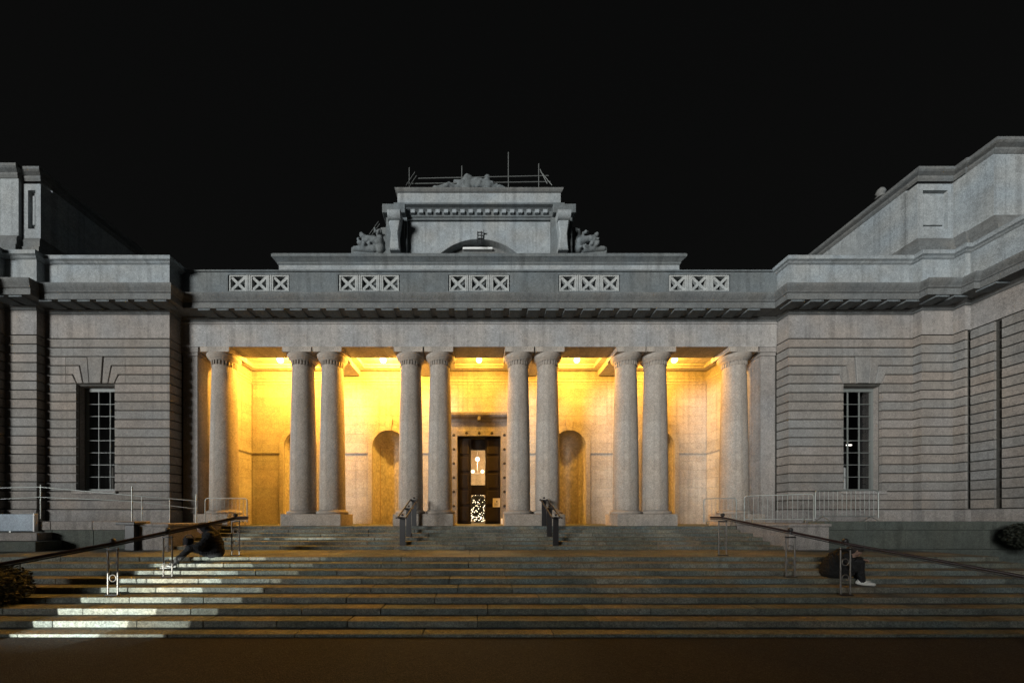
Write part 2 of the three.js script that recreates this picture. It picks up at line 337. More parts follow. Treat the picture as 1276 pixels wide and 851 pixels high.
// entablature: one continuous cornice with mitred returns
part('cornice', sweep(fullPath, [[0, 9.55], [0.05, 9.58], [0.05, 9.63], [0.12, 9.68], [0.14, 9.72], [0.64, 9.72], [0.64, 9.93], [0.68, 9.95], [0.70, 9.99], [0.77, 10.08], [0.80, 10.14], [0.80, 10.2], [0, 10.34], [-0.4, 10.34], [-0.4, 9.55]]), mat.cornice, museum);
{ // mutules under the soffit
  const g = boxUV(new RoundedBoxGeometry(0.46, 0.06, 0.46, 1, 0.008));
  const gz = boxUV(new RoundedBoxGeometry(0.46, 0.06, 0.46, 1, 0.008));
  for (let k = -16; k <= 16; k++) if (Math.abs(k * 0.68) < 10.6) shared('mutule', g, mat.parapet, museum, [k * 0.68, 9.688, -(D_PORT - 0.38)]);
  for (const s of [-1, 1]) {
    for (let k = 0; k < 7; k++) shared('mutule', g, mat.parapet, museum, [s * (11.35 + k * 0.68), 9.688, -(D_WING - 0.38)]);
    for (let k = 0; k < 2; k++) shared('mutule', g, mat.parapet, museum, [s * (16.15 + k * 0.62), 9.688, -(12.1 - 0.38)]);
    if (s > 0) for (let k = 0; k < 1; k++) shared('mutule', gz, mat.parapet, museum, [s * (17.56 - 0.38), 9.688, -(11.05 - k * 0.68)]);
  }
}
// architrave over the columns, with its crowning fillet
part('architrave', merge([bx(-X_WING, X_WING, 8.62, 9.5, D_PORT, 13.75), bx(-X_WING, X_WING, 9.5, 9.6, D_PORT - 0.03, 13.72)]), mat.archi, museum);
// parapet of the portico with its five balustrade openings
{
  const Y = [10.0, 10.79, 11.42, 11.56];
  const cs = [-8.58, -4.29, 0, 4.29, 8.58], hw = 1.2, D = D_PORT;
  const bl = [bx(-X_WING, X_WING, Y[0], Y[1], D, D + 0.4), bx(-X_WING, X_WING, Y[2], Y[3] - 0.04, D, D + 0.4)];
  let x = -X_WING; for (const c of cs) { bl.push(bx(x, c - hw, Y[1], Y[2], D, D + 0.4)); x = c + hw; } bl.push(bx(x, X_WING, Y[1], Y[2], D, D + 0.4));
  for (const c of cs) bl.push(bx(c - hw, c + hw, Y[1], Y[2], D + 0.3, D + 0.4));
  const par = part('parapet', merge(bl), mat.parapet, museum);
  part('coping', rb(-X_WING, X_WING, Y[3] - 0.038, Y[3] + 0.03, D - 0.05, D + 0.45, 0.02), mat.parapet, par);
  const h = Y[2] - Y[1], w = 0.66;
  const bars = [];
  for (const q of [-1, 1]) { const b = new THREE.BoxGeometry(Math.hypot(w, h) - 0.1, 0.105, 0.11); b.rotateZ(q * Math.atan2(h, w)); b.translate(0, h / 2, q * 0.002); bars.push(b); }
  const F_ = 0.05; bars.push(bx(-w / 2, w / 2, 0, F_, -0.08, 0.08), bx(-w / 2, w / 2, h - F_, h, -0.08, 0.08), bx(-w / 2, -w / 2 + F_, F_, h - F_, -0.08, 0.08), bx(w / 2 - F_, w / 2, F_, h - F_, -0.08, 0.08));
  const crossG = boxUV(merge(bars));
  const postG = boxUV(merge([bx(-0.075, -0.012, 0, h, -0.09, 0.09), bx(0.012, 0.075, 0, h, -0.09, 0.09)]));
  for (const c of cs) {
    for (const k of [-1, 0, 1]) shared('balustrade_panel', crossG, mat.cross, museum, [c + k * 0.83, Y[1], -(D + 0.1)]);
    for (const k of [-0.5, 0.5]) shared('baluster', postG, mat.cross, museum, [c + k * 0.83, Y[1], -(D + 0.1)]);
  }
}
// central attic and the raised pavilion
{
  const U = (hw, d) => [[-hw, 26], [-hw, d], [hw, d], [hw, 26]];
  const att = part('attic', bx(-8.37, 8.37, 10.3, 12.7, 13.8, 26), mat.attic, museum);
  part('cornice', sweep(U(8.37, 13.8), [[0, 12.52], [0.04, 12.56], [0.04, 12.62], [0.14, 12.70], [0.2, 12.74], [0.2, 12.84], [0.15, 12.9], [-0.6, 12.9], [-0.6, 12.52]]), mat.parapet, att);
  part('roof', bx(-11.6, 11.6, 10.1, 10.28, 13.2, 26), mat.cornice, museum);
  const D = 17, dF = D;
  // wall with a segmental arched recess
  const hole = new THREE.Path(); hole.moveTo(-2.95, 12.71); hole.lineTo(-2.95, 13.25); hole.absarc(0, 13.25, 2.95, Math.PI, 0, true); hole.lineTo(2.95, 12.71); hole.closePath();
  const wallG = extr([[-3.66, 12.7], [3.66, 12.7], [3.66, 17.2], [-3.66, 17.2]], 0.6, 0, [hole]); wallG.translate(0, 0, -dF - 0.6);
  const pav = part('pavilion', merge([boxUV(wallG), bx(-4.4, 4.4, 12.7, 17.2, dF + 0.6, 24)]), mat.attic, museum);
  const arch = new THREE.Shape(); arch.absarc(0, 13.25, 3.2, 0, Math.PI, false); arch.absarc(0, 13.25, 2.95, Math.PI, 0, true);
  const ag = new THREE.ExtrudeGeometry(arch, { depth: 0.1, bevelEnabled: true, bevelSize: 0.03, bevelThickness: 0.03, bevelOffset: -0.03, curveSegments: 40 }); ag.translate(0, 0, -dF - 0.0);
  part('archivolt', boxUV(ag), mat.attic, pav);
  const kg = extr([[-0.2, 16.12], [0.2, 16.12], [0.25, 16.62], [-0.25, 16.62]], 0.2, 0.02); kg.translate(0, 0, -dF); part('keystone', boxUV(kg), mat.attic, pav);
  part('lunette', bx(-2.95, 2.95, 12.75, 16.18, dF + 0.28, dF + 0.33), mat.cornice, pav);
  part('lunette_bar', rb(-0.85, 0.7, 15.90, 16.0, dF + 0.12, dF + 0.26, 0.02), mat.white, pav);
  // flanking piers with scrolled consoles
  for (const s of [-1, 1]) {
    const A = (x0, x1, ...r) => s > 0 ? bx(x0, x1, ...r) : bx(-x1, -x0, ...r);
    part('pier', merge([A(3.66, 4.72, 12.7, 17.2, 16.75, 18.5), A(3.78, 4.55, 12.9, 17.0, 16.66, 16.75)]), mat.parapet, pav);
    // console: S-shaped bracket seen from the front as a tapering drop with scrolls
    const pts = [[3.92, 15.2], [4.42, 15.2], [4.36, 16.0], [4.44, 16.5], [4.5, 17.05], [3.84, 17.05], [3.9, 16.5], [3.98, 16.0]];
    const cg = extr(s > 0 ? pts : pts.map(([x, y]) => [-x, y]).reverse(), 0.34, 0.05); cg.translate(0, 0, -16.66);
    part('console', boxUV(cg), mat.attic, pav);
    const sc = new THREE.CylinderGeometry(0.24, 0.24, 0.62, 16); sc.rotateZ(Math.PI / 2); sc.translate(s * 4.17, 16.85, -16.3); part('console_scroll', boxUV(sc), mat.attic, pav);
    // buttress scroll stepping down outside the pier
    const bp = [[4.72, 12.7], [6.7, 12.7], [6.7, 16.12], [6.3, 16.22], [6.12, 16.2], [5.9, 16.12], [5.6, 16.2], [5.35, 16.45], [5.22, 16.8], [5.16, 17.15], [4.72, 17.2]];
    const bg = extr(s > 0 ? bp : bp.map(([x, y]) => [-x, y]).reverse(), 0.7, 0.04); bg.translate(0, 0, -18.0);
    part('scroll_buttress', boxUV(bg), mat.parapet, pav);
    const fr = rng(70 + s), fb = [];                            // weathered reclining figure on the scroll
    const Q = (x, y, z) => [s * x, y, -17.3 + z];
    fb.push([Q(5.15, 16.0, 0), Q(5.2, 16.95, 0), 0.24, 0.12], [Q(5.2, 16.3, 0.1), Q(5.75, 16.45, 0.15), 0.2, 0.14], [Q(5.75, 16.45, 0.1), Q(6.1, 16.62, 0.1), 0.13, 0.09], [Q(6.12, 16.7, 0.1), Q(6.13, 16.72, 0.1), 0.12, 0.1], [Q(5.5, 16.0, 0), Q(6.5, 16.02, 0), 0.2, 0.14], [Q(6.0, 16.1, 0.1), Q(5.95, 16.5, 0.15), 0.16, 0.1]);
    for (let k = 0; k < 16; k++) { const x = 5.15 + fr() * 1.2, y = 16.0 + fr() * (1.0 - (x - 5.1) * 0.45); fb.push([Q(x, y, 0.1 + fr() * 0.2), Q(x + fr() * 0.3 - 0.15, y + fr() * 0.2 - 0.1, 0.1 + fr() * 0.2), 0.07, 0.05]); }
    part('carved_figure', blob(fb, 0.035, 0.03), mat.parapet, pav);
  }
  const V = (hw, d) => [[-hw, 24], [-hw, d], [hw, d], [hw, 24]];
  part('entablature', sweep(V(4.0, 16.9), [[0, 17.2], [0, 17.3], [0.05, 17.32], [0.05, 17.6], [0.16, 17.68], [0.3, 17.72], [0.3, 17.8], [-0.6, 17.86], [-0.6, 17.2]]), mat.parapet, pav);
  for (const s of [-1, 1]) part('entablature_block', rb(s * 3.7, s * 4.85, 17.22, 17.66, 16.5, 17.4, 0.03), mat.parapet, pav);
  const dg = boxUV(new RoundedBoxGeometry(0.22, 0.18, 0.16, 1, 0.012));
  for (let k = -8; k <= 8; k++) shared('dentil', dg, mat.attic, pav, [k * 0.42, 17.50, -16.80]);
  part('crown_block', bx(-4.14, 4.14, 17.8, 18.5, 16.75, 24), mat.attic, pav);
  part('crown_coping', sweep(V(4.14, 16.75), [[0, 18.42], [0.06, 18.46], [0.1, 18.52], [0.12, 18.6], [-0.6, 18.62], [-0.6, 18.42]]), mat.cornice, pav);
  // carved crest on top, wrapped in netting
  const r = rng(61), bones = [];
  const V3 = (x, y, z) => [x - 0.38, 18.6 + y, -17.05 + z];
  for (let k = 0; k < 46; k++) { // shield, garlands and two reclining shapes as one carved mass
    const x = -1.5 + 3 * r(), top = 0.16 + 0.5 * Math.exp(-Math.pow((x + 0.15) / 0.75, 2)) + 0.28 * Math.exp(-Math.pow((x - 0.75) / 0.28, 2)) - 0.08 * Math.abs(x), y = top * (0.35 + 0.6 * r());
    const a = r() * 6.28, l = 0.1 + 0.16 * r(); bones.push([V3(x - Math.cos(a) * l, Math.max(0, y - Math.sin(a) * l * 0.7), 0.05 + 0.2 * r()), V3(x + Math.cos(a) * l, Math.max(0, y + Math.sin(a) * l * 0.5), 0.05 + 0.2 * r()), 0.09, 0.05]);
  }
  for (const b of bones) { b[2] *= 1.25; b[3] *= 1.5; b[0][0] = -0.38 + (b[0][0] + 0.38) * 1.12; b[1][0] = -0.38 + (b[1][0] + 0.38) * 1.12; b[0][1] += 0.1; b[1][1] += 0.1; }
  bones.push([V3(-0.25, 0, 0), V3(-0.25, 0.6, 0), 0.32, 0.28], [V3(-1.2, 0, 0), V3(-0.5, 0.25, 0), 0.12, 0.2], [V3(0.75, 0, 0), V3(0.8, 0.78, 0.05), 0.3, 0.18], [V3(1.2, 0, 0), V3(0.95, 0.3, 0), 0.12, 0.18]);
  part('carved_crest', blob(bones, 0.035, 0.03), mat.parapet, museum);
}
// columns: one with all its members, then copies
const COLS = [1.57, 2.75, 5.9, 7.08, 10.26];
{
  const xs = [...COLS.map(x => -x).reverse(), ...COLS], Dc = 13.3;
  const y0 = 2.12, yN = 7.98, yE = 8.14, yA = 8.40, yT = 8.62;
  const prof = []; for (let k = 0; k <= 16; k++) { const t = k / 16; prof.push([0.485 - 0.085 * Math.pow(t, 1.7), y0 + 0.16 + (yN - y0 - 0.16) * t]); }
  const shaftG = lathe(prof, 40, [0, 0, 0]);
  const suv = shaftG.attributes.uv; for (let i = 0; i < suv.count; i++) suv.setXY(i, suv.getX(i) * 3, suv.getY(i) * 5.9);
  const baseG = lathe([[0, y0], [0.58, y0], [0.60, y0 + 0.03], [0.60, y0 + 0.08], [0.57, y0 + 0.12], [0.51, y0 + 0.13], [0.50, y0 + 0.16], [0.485, y0 + 0.165]], 40, [0, 0, 0]);
  const fl = [lathe([[0.385, yN], [0.385, yE]], 40, [0, 0, 0])];
  for (let k = 0; k < 24; k++) { const a = k / 24 * Math.PI * 2, g = new THREE.BoxGeometry(0.05, yE - yN, 0.045); g.rotateY(-a + Math.PI / 2); g.translate(Math.cos(a) * 0.405, (yE + yN) / 2, Math.sin(a) * 0.405); fl.push(g); }
  const neckG = merge(fl);
  const echG = lathe([[0.42, yE], [0.45, yE + 0.02], [0.45, yE + 0.05], [0.48, yE + 0.07], [0.53, yE + 0.13], [0.565, yE + 0.2], [0.57, yE + 0.24], [0.55, yA], [0, yA]], 40, [0, 0, 0]);
  const abG = boxUV(new RoundedBoxGeometry(1.13, yT - yA - 0.012, 1.0, 1, 0.012)); abG.translate(0, (yA + yT) / 2 - 0.002, 0);
  xs.forEach((x, i) => {
    const c = shared('column', shaftG, mat.column, museum, [x, 0, -Dc], i * 1.3);
    c.rotation.y = 0;
    for (const [n, g] of [['column_base', baseG], ['necking', neckG], ['echinus', echG], ['abacus', abG]]) shared(n, g, mat.column, c, [x, 0, -Dc]);
  });
  for (const s of [-1, 1]) {
    for (const [a, b] of [[1.0, 3.32], [5.33, 7.65]]) part('column_plinth', rb(s * a, s * b, Z_FLOOR, 2.12, 12.7, 13.95, 0.015), mat.column, museum);
    part('column_plinth', rb(s * 9.68, s * 11.0, Z_FLOOR, 2.12, 12.7, 13.95, 0.015), mat.column, museum);
    // anta at the end of the colonnade
    const an = part('anta', rb(s * 11.02, s * 11.59, Z_FLOOR, 8.3, 12.92, 13.75, 0.012), mat.smooth, museum);
    part('anta_cap', merge([rb(s * 10.99, s * 11.59, 8.3, 8.42, 12.89, 13.78, 0.01), rb(s * 10.95, s * 11.59, 8.42, 8.618, 12.86, 13.8, 0.01)]), mat.smooth, an);
  }
}
// inside the portico: back wall, side walls, ceiling
const NICHES = [-8.75, -4.42, 4.42, 8.75];
{
  const NR = 0.8, NS = 5.44, zoneW = 1.08, zoneT = Z_FLOOR + 0.01 + 0.442 * 11 - 0.004, D = D_BACK;
  const bk = [];
  // backing wall, open at the door and the niches
  const xs = [[-X_WING, NICHES[0] - NR], [NICHES[0] + NR, NICHES[1] - NR], [NICHES[1] + NR, -1.06], [1.06, NICHES[2] - NR], [NICHES[2] + NR, NICHES[3] - NR], [NICHES[3] + NR, X_WING]];
  for (const [a, b] of xs) bk.push(bx(a, b, Z_FLOOR - 0.1, 6.3, D + 0.06, D + 0.55));
  bk.push(bx(-X_WING, X_WING, 6.3, 9.6, D + 0.06, D + 0.55));
  bk.push(bx(-1.06, 1.06, 5.95, 6.3, D + 0.06, D + 0.55));
  const wall = part('wall', merge(bk), mat.ashlar[2], museum);
  const r = rng(33), H = 0.442;
  for (let row = 0; row < 16; row++) {
    const y0 = Z_FLOOR + 0.01 + row * H, y1 = y0 + H - 0.007; if (y1 > 8.74) break;
    const spans = []; let cur = -11.13; const cuts = [...NICHES.map(n => [n - zoneW, n + zoneW, zoneT]), [-1.5, 1.5, Z_FLOOR + 0.01 + 0.442 * 12]].sort((a, b) => a[0] - b[0]);
    for (const [a, b, t] of cuts) if (y0 < t - 0.02) { spans.push([cur, a]); cur = b; }
    spans.push([cur, 11.13]);
    for (const [a, b] of spans) {
      const n = Math.max(1, Math.round((b - a) / 1.35)), off = row % 2 ? 0 : 0.5; let x = a;
      for (let k = 0; k <= n; k++) {
        const e = k === n ? b : Math.min(b, a + (k + (off || 1)) * (b - a) / n); if (e - x < 0.12) { continue; }
        part('ashlar_block', bx(x + 0.003, e - 0.003, y0, Math.min(y1, 8.74), D + 0.004 * r(), D + 0.07), mat.ashlar[Math.floor(r() * 3)], wall); x = e;
      }
    }
  }
  for (const n of NICHES) { // arched niche with archivolt, keystone and hollow
    const hole = new THREE.Path(); hole.moveTo(n - NR, Z_FLOOR + 0.001); hole.lineTo(n - NR, NS); hole.absarc(n, NS, NR, Math.PI, 0, true); hole.lineTo(n + NR, Z_FLOOR + 0.001); hole.closePath();
    const g = extr([[n - zoneW + 0.004, Z_FLOOR], [n + zoneW - 0.004, Z_FLOOR], [n + zoneW - 0.004, zoneT - 0.004], [n - zoneW + 0.004, zoneT - 0.004]], 0.06, 0, [hole]); g.translate(0, 0, -D - 0.06);
    const niche = part('niche', boxUV(g), mat.ashlar[0], museum);
    const cyl = new THREE.CylinderGeometry(NR, NR, NS - Z_FLOOR, 24, 1, true, Math.PI / 2, Math.PI); cyl.translate(n, (NS + Z_FLOOR) / 2, -D - 0.05);
    const sph = new THREE.SphereGeometry(NR, 24, 12, Math.PI, Math.PI, 0, Math.PI / 2); sph.scale(1, 1, 1); sph.translate(n, NS, -D - 0.05);
    const hm = part('hollow', merge([cyl, sph]), mat.nicheIn || (mat.nicheIn = Object.assign(M([0.74, 0.68, 0.58], T.stone, 0.003), { side: THREE.DoubleSide })), niche); void hm;
    const sh = new THREE.Shape(); sh.moveTo(n + 1.02, Z_FLOOR); sh.lineTo(n + 1.02, NS); sh.absarc(n, NS, 1.02, 0, Math.PI, false); sh.lineTo(n - 1.02, Z_FLOOR); sh.lineTo(n - NR, Z_FLOOR); sh.lineTo(n - NR, NS); sh.absarc(n, NS, NR, Math.PI, 0, true); sh.lineTo(n + NR, Z_FLOOR); sh.closePath();
    const a = new THREE.ExtrudeGeometry(sh, { depth: 0.05, bevelEnabled: true, bevelSize: 0.02, bevelThickness: 0.02, bevelOffset: -0.02, bevelSegments: 2, curveSegments: 24 }); a.translate(0, 0, -D);
    part('archivolt', boxUV(a), mat.ashlar[1], niche);
    const kg = extr([[n - 0.13, NS + NR - 0.03], [n + 0.13, NS + NR - 0.03], [n + 0.2, NS + NR + 0.52], [n - 0.2, NS + NR + 0.52]], 0.12, 0.015); kg.translate(0, 0, -D); part('keystone', boxUV(kg), mat.ashlar[1], niche);
  }
  // string course at impost height
  let cur = -11.13; const st = [];
  for (const [a, b] of [...NICHES.map(n => [n - 1.03, n + 1.03]), [-1.6, 1.6]].sort((a, b) => a[0] - b[0])) { st.push(sweep([[cur, D], [a, D]], [[0.0, 5.08], [0.03, 5.08], [0.055, 5.13], [0.055, 5.18], [0, 5.2], [-0.05, 5.2], [-0.05, 5.08]])); cur = b; }
  st.push(sweep([[cur, D], [11.13, D]], [[0.0, 5.08], [0.03, 5.08], [0.055, 5.13], [0.055, 5.18], [0, 5.2], [-0.05, 5.2], [-0.05, 5.08]]));
  for (const s of [-1, 1]) { const p = [[s * 11.15, D - 0.02], [s * 11.15, 15.0]]; st.push(sweep(s < 0 ? p.reverse() : p, [[0, 5.08], [0.03, 5.08], [0.055, 5.13], [0.055, 5.18], [0, 5.2], [-0.05, 5.2], [-0.05, 5.08]])); }
  for (const g of st) part('string_course', g, mat.ashlar[0], wall);
  const io = [[-11.15, 13.76], [-11.15, D], [11.15, D], [11.15, 13.76]];
  part('wall_moulding', sweep(io, [[0, 8.5], [0.02, 8.5], [0.02, 8.6], [0.05, 8.62], [0.05, 8.74], [0.09, 8.78], [0.09, 8.84], [0.03, 8.86], [0.03, 9.1], [0.1, 9.18], [0.12, 9.27], [-0.1, 9.27], [-0.1, 8.5]]), mat.ashlar[0], wall);
  for (const s of [-1, 1]) {
    const sw = part('wall', bx(s * 11.2, s * 11.7, 1.5, 9.6, 13.75, 16.3), mat.ashlar[2], museum);
    for (let row = 0; row < 16; row++) { const y0 = Z_FLOOR + 0.01 + row * H; let d = 13.752; const cut = row % 2 ? [1.2, 1.248] : [0.6, 1.25, 0.598]; for (const w of cut) { part('ashlar_block', bx(s * (11.15 + 0.003 * r()), s * 11.21, y0, Math.min(y0 + H - 0.007, 8.74), d, d + w - 0.006), mat.ashlar[Math.floor(r() * 3)], sw); d += w; } }
  }
  // ceiling: slab, cross beams between the pairs, framed coffers
  const ce = part('ceiling', bx(-11.6, 11.6, 9.27, 9.6, 13.75, 16.3), mat.plaster, museum);
  for (const x of [-6.49, -2.16, 2.16, 6.49]) part('ceiling_beam', rb(x - 0.72, x + 0.72, 8.86, 9.268, 13.752, 16.06, 0.015), mat.plaster, ce);
  for (const [a, b] of [[-11.0, -7.25], [-5.75, -2.9], [-1.42, 1.42], [2.9, 5.75], [7.25, 11.0]]) {
    const d0 = 13.78, d1 = 16.0, w = 0.28;
    part('coffer_frame', merge([bx(a, b, 9.1, 9.268, d0, d0 + w), bx(a, b, 9.1, 9.268, d1 - w, d1), bx(a, a + w, 9.1, 9.268, d0 + w, d1 - w), bx(b - w, b, 9.1, 9.268, d0 + w, d1 - w),
      bx(a + w, b - w, 9.18, 9.268, d0 + w, d0 + w + 0.1), bx(a + w, b - w, 9.18, 9.268, d1 - w - 0.1, d1 - w)]), mat.plaster, ce);
  }
}
// entrance: stone surround with studs, bronze doors, inner glazed screen
{
  const D = D_BACK, HT = 5.95;
  const sur = part('door_surround', merge([rb(-1.42, -1.06, Z_FLOOR, HT + 0.3, D - 0.1, D + 0.3, 0.02), rb(1.06, 1.42, Z_FLOOR, HT + 0.3, D - 0.1, D + 0.3, 0.02), rb(-1.058, 1.058, HT, HT + 0.3, D - 0.098, D + 0.3, 0.02),
    bx(-1.5, 1.5, HT + 0.3, 6.86, D - 0.06, D + 0.2), bx(-1.47, -1.42, Z_FLOOR, HT + 0.3, D - 0.14, D), bx(1.42, 1.47, Z_FLOOR, HT + 0.3, D - 0.14, D)]), mat.smooth, museum);
  part('door_cornice', sweep([[-1.5, D + 0.1], [-1.5, D - 0.06], [1.5, D - 0.06], [1.5, D + 0.1]], [[0, 6.62], [0.05, 6.68], [0.08, 6.76], [0.28, 6.82], [0.34, 6.9], [0.36, 7.02], [0, 7.12], [-0.1, 7.12], [-0.1, 6.62]]), mat.smooth, sur);
  part('door_bracket', rb(-0.07, 0.07, 6.66, 6.86, D - 0.36, D - 0.05, 0.03), mat.smooth, sur);
  const stud = new THREE.SphereGeometry(0.07, 10, 6); stud.scale(1, 1, 0.5);
  for (const s of [-1, 1]) for (let k = 0; k < 6; k++) shared('stud', stud, mat.bronze, sur, [s * 1.235, 2.55 + k * 0.69, -(D - 0.1)]);
  for (let k = -1; k <= 1; k++) shared('stud', stud, mat.bronze, sur, [k * 0.62, HT + 0.15, -(D - 0.1)]);
  for (const s of [-1, 1]) {
    const x0 = s < 0 ? -1.055 : 0.30, x1 = s < 0 ? -0.40 : 1.055;
    const leaf = part('door', bx(x0, x1, Z_FLOOR + 0.02, HT - 0.02, D + 0.22, D + 0.30), mat.bronze, museum);
    for (let k = 0; k < 5; k++) part('door_panel', rb(x0 + 0.1, x1 - 0.1, Z_FLOOR + 0.14 + k * 0.83, Z_FLOOR + 0.82 + k * 0.83, D + 0.17, D + 0.24, 0.02), mat.bronze, leaf);
    const kn = new THREE.TorusGeometry(0.06, 0.014, 6, 16); kn.translate(s < 0 ? x1 - 0.06 : x0 + 0.06, 2.75, -(D + 0.16)); part('handle', boxUV(kn), mat.bronze, leaf);
  }
  const scr = part('glazed_screen', merge([bx(-1.06, -0.42, Z_FLOOR, HT, D + 0.5, D + 0.56), bx(0.30, 1.06, Z_FLOOR, HT, D + 0.5, D + 0.56), bx(-0.42, 0.30, 5.38, HT, D + 0.5, D + 0.56), bx(-0.42, 0.30, 3.12, 3.62, D + 0.5, D + 0.56)]), mat.bronze, museum);
  part('pane', bx(-0.42, 0.30, 3.62, 5.38, D + 0.52, D + 0.526), mat.glass, scr);
  part('pane', bx(-0.42, 0.30, Z_FLOOR, 3.12, D + 0.52, D + 0.526), mat.glass, scr);
  // hall behind the doors
  part('hall', merge([bx(-5, 5, Z_FLOOR, 9, 24, 24.2), bx(-5.2, -5, Z_FLOOR, 9, D + 0.56, 24.2), bx(5, 5.2, Z_FLOOR, 9, D + 0.56, 24.2), bx(-5.2, 5.2, 9, 9.2, D + 0.56, 24.2), bx(-5, -4.2, Z_FLOOR, 9, 22, 22.8), bx(4.2, 5, Z_FLOOR, 9, 22, 22.8), bx(-1.3, -0.7, Z_FLOOR, 9, 22.6, 23.2), bx(0.9, 1.5, Z_FLOOR, 9, 22.6, 23.2)]), mat.hall, museum);
}
// ------------------------------------------------------------------ lamps of the portico (lit)
const LAMP = [[-8.7, 64, 'leftmost ceiling lamp of the portico, glaring in the first bay'], [-4.2, 70, 'glaring ceiling lamp in the second bay from the left'], [0, 16, 'round ceiling globe glowing right above the entrance door'], [4.28, 26, 'ceiling lamp glowing in the bay right of the entrance'], [8.55, 23, 'rightmost ceiling lamp of the portico, in the last bay']];
for (const [x, cd, label] of LAMP) {
  const pos = [x, 8.87, -14.45], t = thing('ceiling_lamp', label, 'lamp', [x, 8.85, -14.45]);
  part('rose', lathe([[0, 0.10], [0.06, 0.10], [0.06, 0.14], [0.025, 0.16], [0.025, 0.34], [0.15, 0.37], [0.15, 0.395], [0, 0.395]], 20, pos), mat.bronze, t);
  const g = new THREE.SphereGeometry(0.13, 20, 14); g.translate(...pos); part('globe', g, glow(1, 0.74, 0.3, 4 + cd * 0.2), t);
  const L = new THREE.PointLight(new THREE.Color().setRGB(1, 0.475, 0.055), cd * 1.85, 0, 2); L.position.set(0, 0.02, 0); L.castShadow = true; L.shadow.radius = 5; t.add(L);
}
{ // chandelier in the hall
  const t = thing('chandelier', 'warm chandelier with three glass globes hanging behind the upper door pane', 'chandelier', [-0.1, 4.4, -20]);
  part('stem', tube([[-0.1, 9, -20], [-0.1, 4.7, -20]], 0.03), mat.bronze, t);
  part('arms', tube([[-0.4, 4.72, -20], [-0.1, 4.6, -20], [0.22, 4.72, -20]], 0.025), mat.bronze, t);
  for (const [x, y, r] of [[-0.1, 5.5, 0.14], [-0.38, 4.75, 0.11], [0.2, 4.75, 0.11]]) { const g = new THREE.SphereGeometry(r, 18, 12); g.translate(x, y, -19.9); part('globe', g, glow(1, 0.82, 0.5, 3), t); }
  const L = new THREE.PointLight(new THREE.Color().setRGB(1, 0.7, 0.36), 110, 0, 2); L.position.set(0.1, 0.9, 0.6); L.castShadow = true; L.shadow.radius = 8; t.add(L);
}
{ // fairy lights on a clipped shrub behind the lower pane
  const t = thing('lit_shrub', 'clipped indoor shrub covered in white fairy lights behind the lower door pane', 'shrub', [-0.06, Z_FLOOR, -18.2]);
  const r = rng(90), list = [];
  const bg = new THREE.CapsuleGeometry(0.42, 0.75, 6, 16); bg.translate(-0.06, Z_FLOOR + 0.85, -18.2); part('foliage', boxUV(bg), mat.leaf, t);
  const s = new THREE.OctahedronGeometry(0.02, 0);
  for (let k = 0; k < 330; k++) { const a = r() * Math.PI * 2, y = 0.12 + r() * 1.42, rr = 0.44 - (y > 1.2 ? (y - 1.2) * 0.5 : 0); const g = s.clone(); g.scale(0.8 + r() * 0.7, 0.8 + r() * 0.7, 1); g.translate(-0.06 + Math.cos(a) * rr, Z_FLOOR + y, -18.2 + Math.sin(a) * rr); list.push(g); }
  const lights = part('fairy_lights', merge(list), glow(1, 0.82, 0.55, 5), t); lights.userData.kind = 'stuff';
}

// ------------------------------------------------------------------ handrails
const ringG = new THREE.TorusGeometry(0.068, 0.011, 6, 20);
function post(t, x, y, d, h, w = 0.2) { // two uprights with rings between and a ball on top
  const p = part('post', rb(x - w / 2 - 0.016, x + w / 2 + 0.016, y + h - 0.10, y + h - 0.065, d - 0.02, d + 0.02, 0.006), mat.iron, t);
  part('foot_plate', rb(x - w / 2 - 0.03, x + w / 2 + 0.03, y, y + 0.018, d - 0.04, d + 0.04, 0.004), mat.iron, p);
  for (const s of [-1, 1]) part('upright', tube([[x + s * w / 2, y, -d], [x + s * w / 2, y + h - 0.05, -d]], 0.015), mat.rod || (mat.rod = new THREE.MeshStandardMaterial({ color: 0x6d6a66, roughness: 0.45, metalness: 0.6 })), p);
  for (const k of [0.34, 0.66]) shared('ring', ringG, mat.rod, p, [x, y + h * k, -d]);
  const b = new THREE.SphereGeometry(0.05, 14, 10); b.translate(x, y + h + 0.09, -d);
  const c = new THREE.CylinderGeometry(0.02, 0.03, 0.06, 10); c.translate(x, y + h + 0.02, -d);
  part('finial', merge([b, c]), mat.iron, p);
}
for (const s of [-1, 1]) {
  const t = thing('handrail', s < 0 ? 'dark red iron handrail with ringed posts down the left side of the lower steps' : 'black iron handrail with ringed posts down the right side of the lower steps', 'handrail', [s * 7.5, 0, -7]);
  const P = [[6.2, 1.985, 8.86], [6.49, 1.98, 8.8], [7.48, 1.455, 6.76], [8.63, 1.03, 5.1], [8.9, 1.0, 4.7]].map(([x, y, d]) => [s * x, y, -d]);
  part('rail', tube(P, s < 0 ? 0.032 : 0.025, 10), mat.rail, t);
  part('rail_band', tube(P.map(([x, y, z]) => [x, y - (s < 0 ? 0.05 : 0.045), z]), s < 0 ? 0.016 : 0.012, 6), mat.iron, t);
  post(t, s * 6.49, LAND, 8.8, 0.99); post(t, s * 7.1, KERB + RISE * 5, 7.53, 0.99); post(t, s * 7.5, KERB + RISE * 3, 6.76, 1.02);
  post(t, s * 8.63, 0, 5.1, 1.0);
}
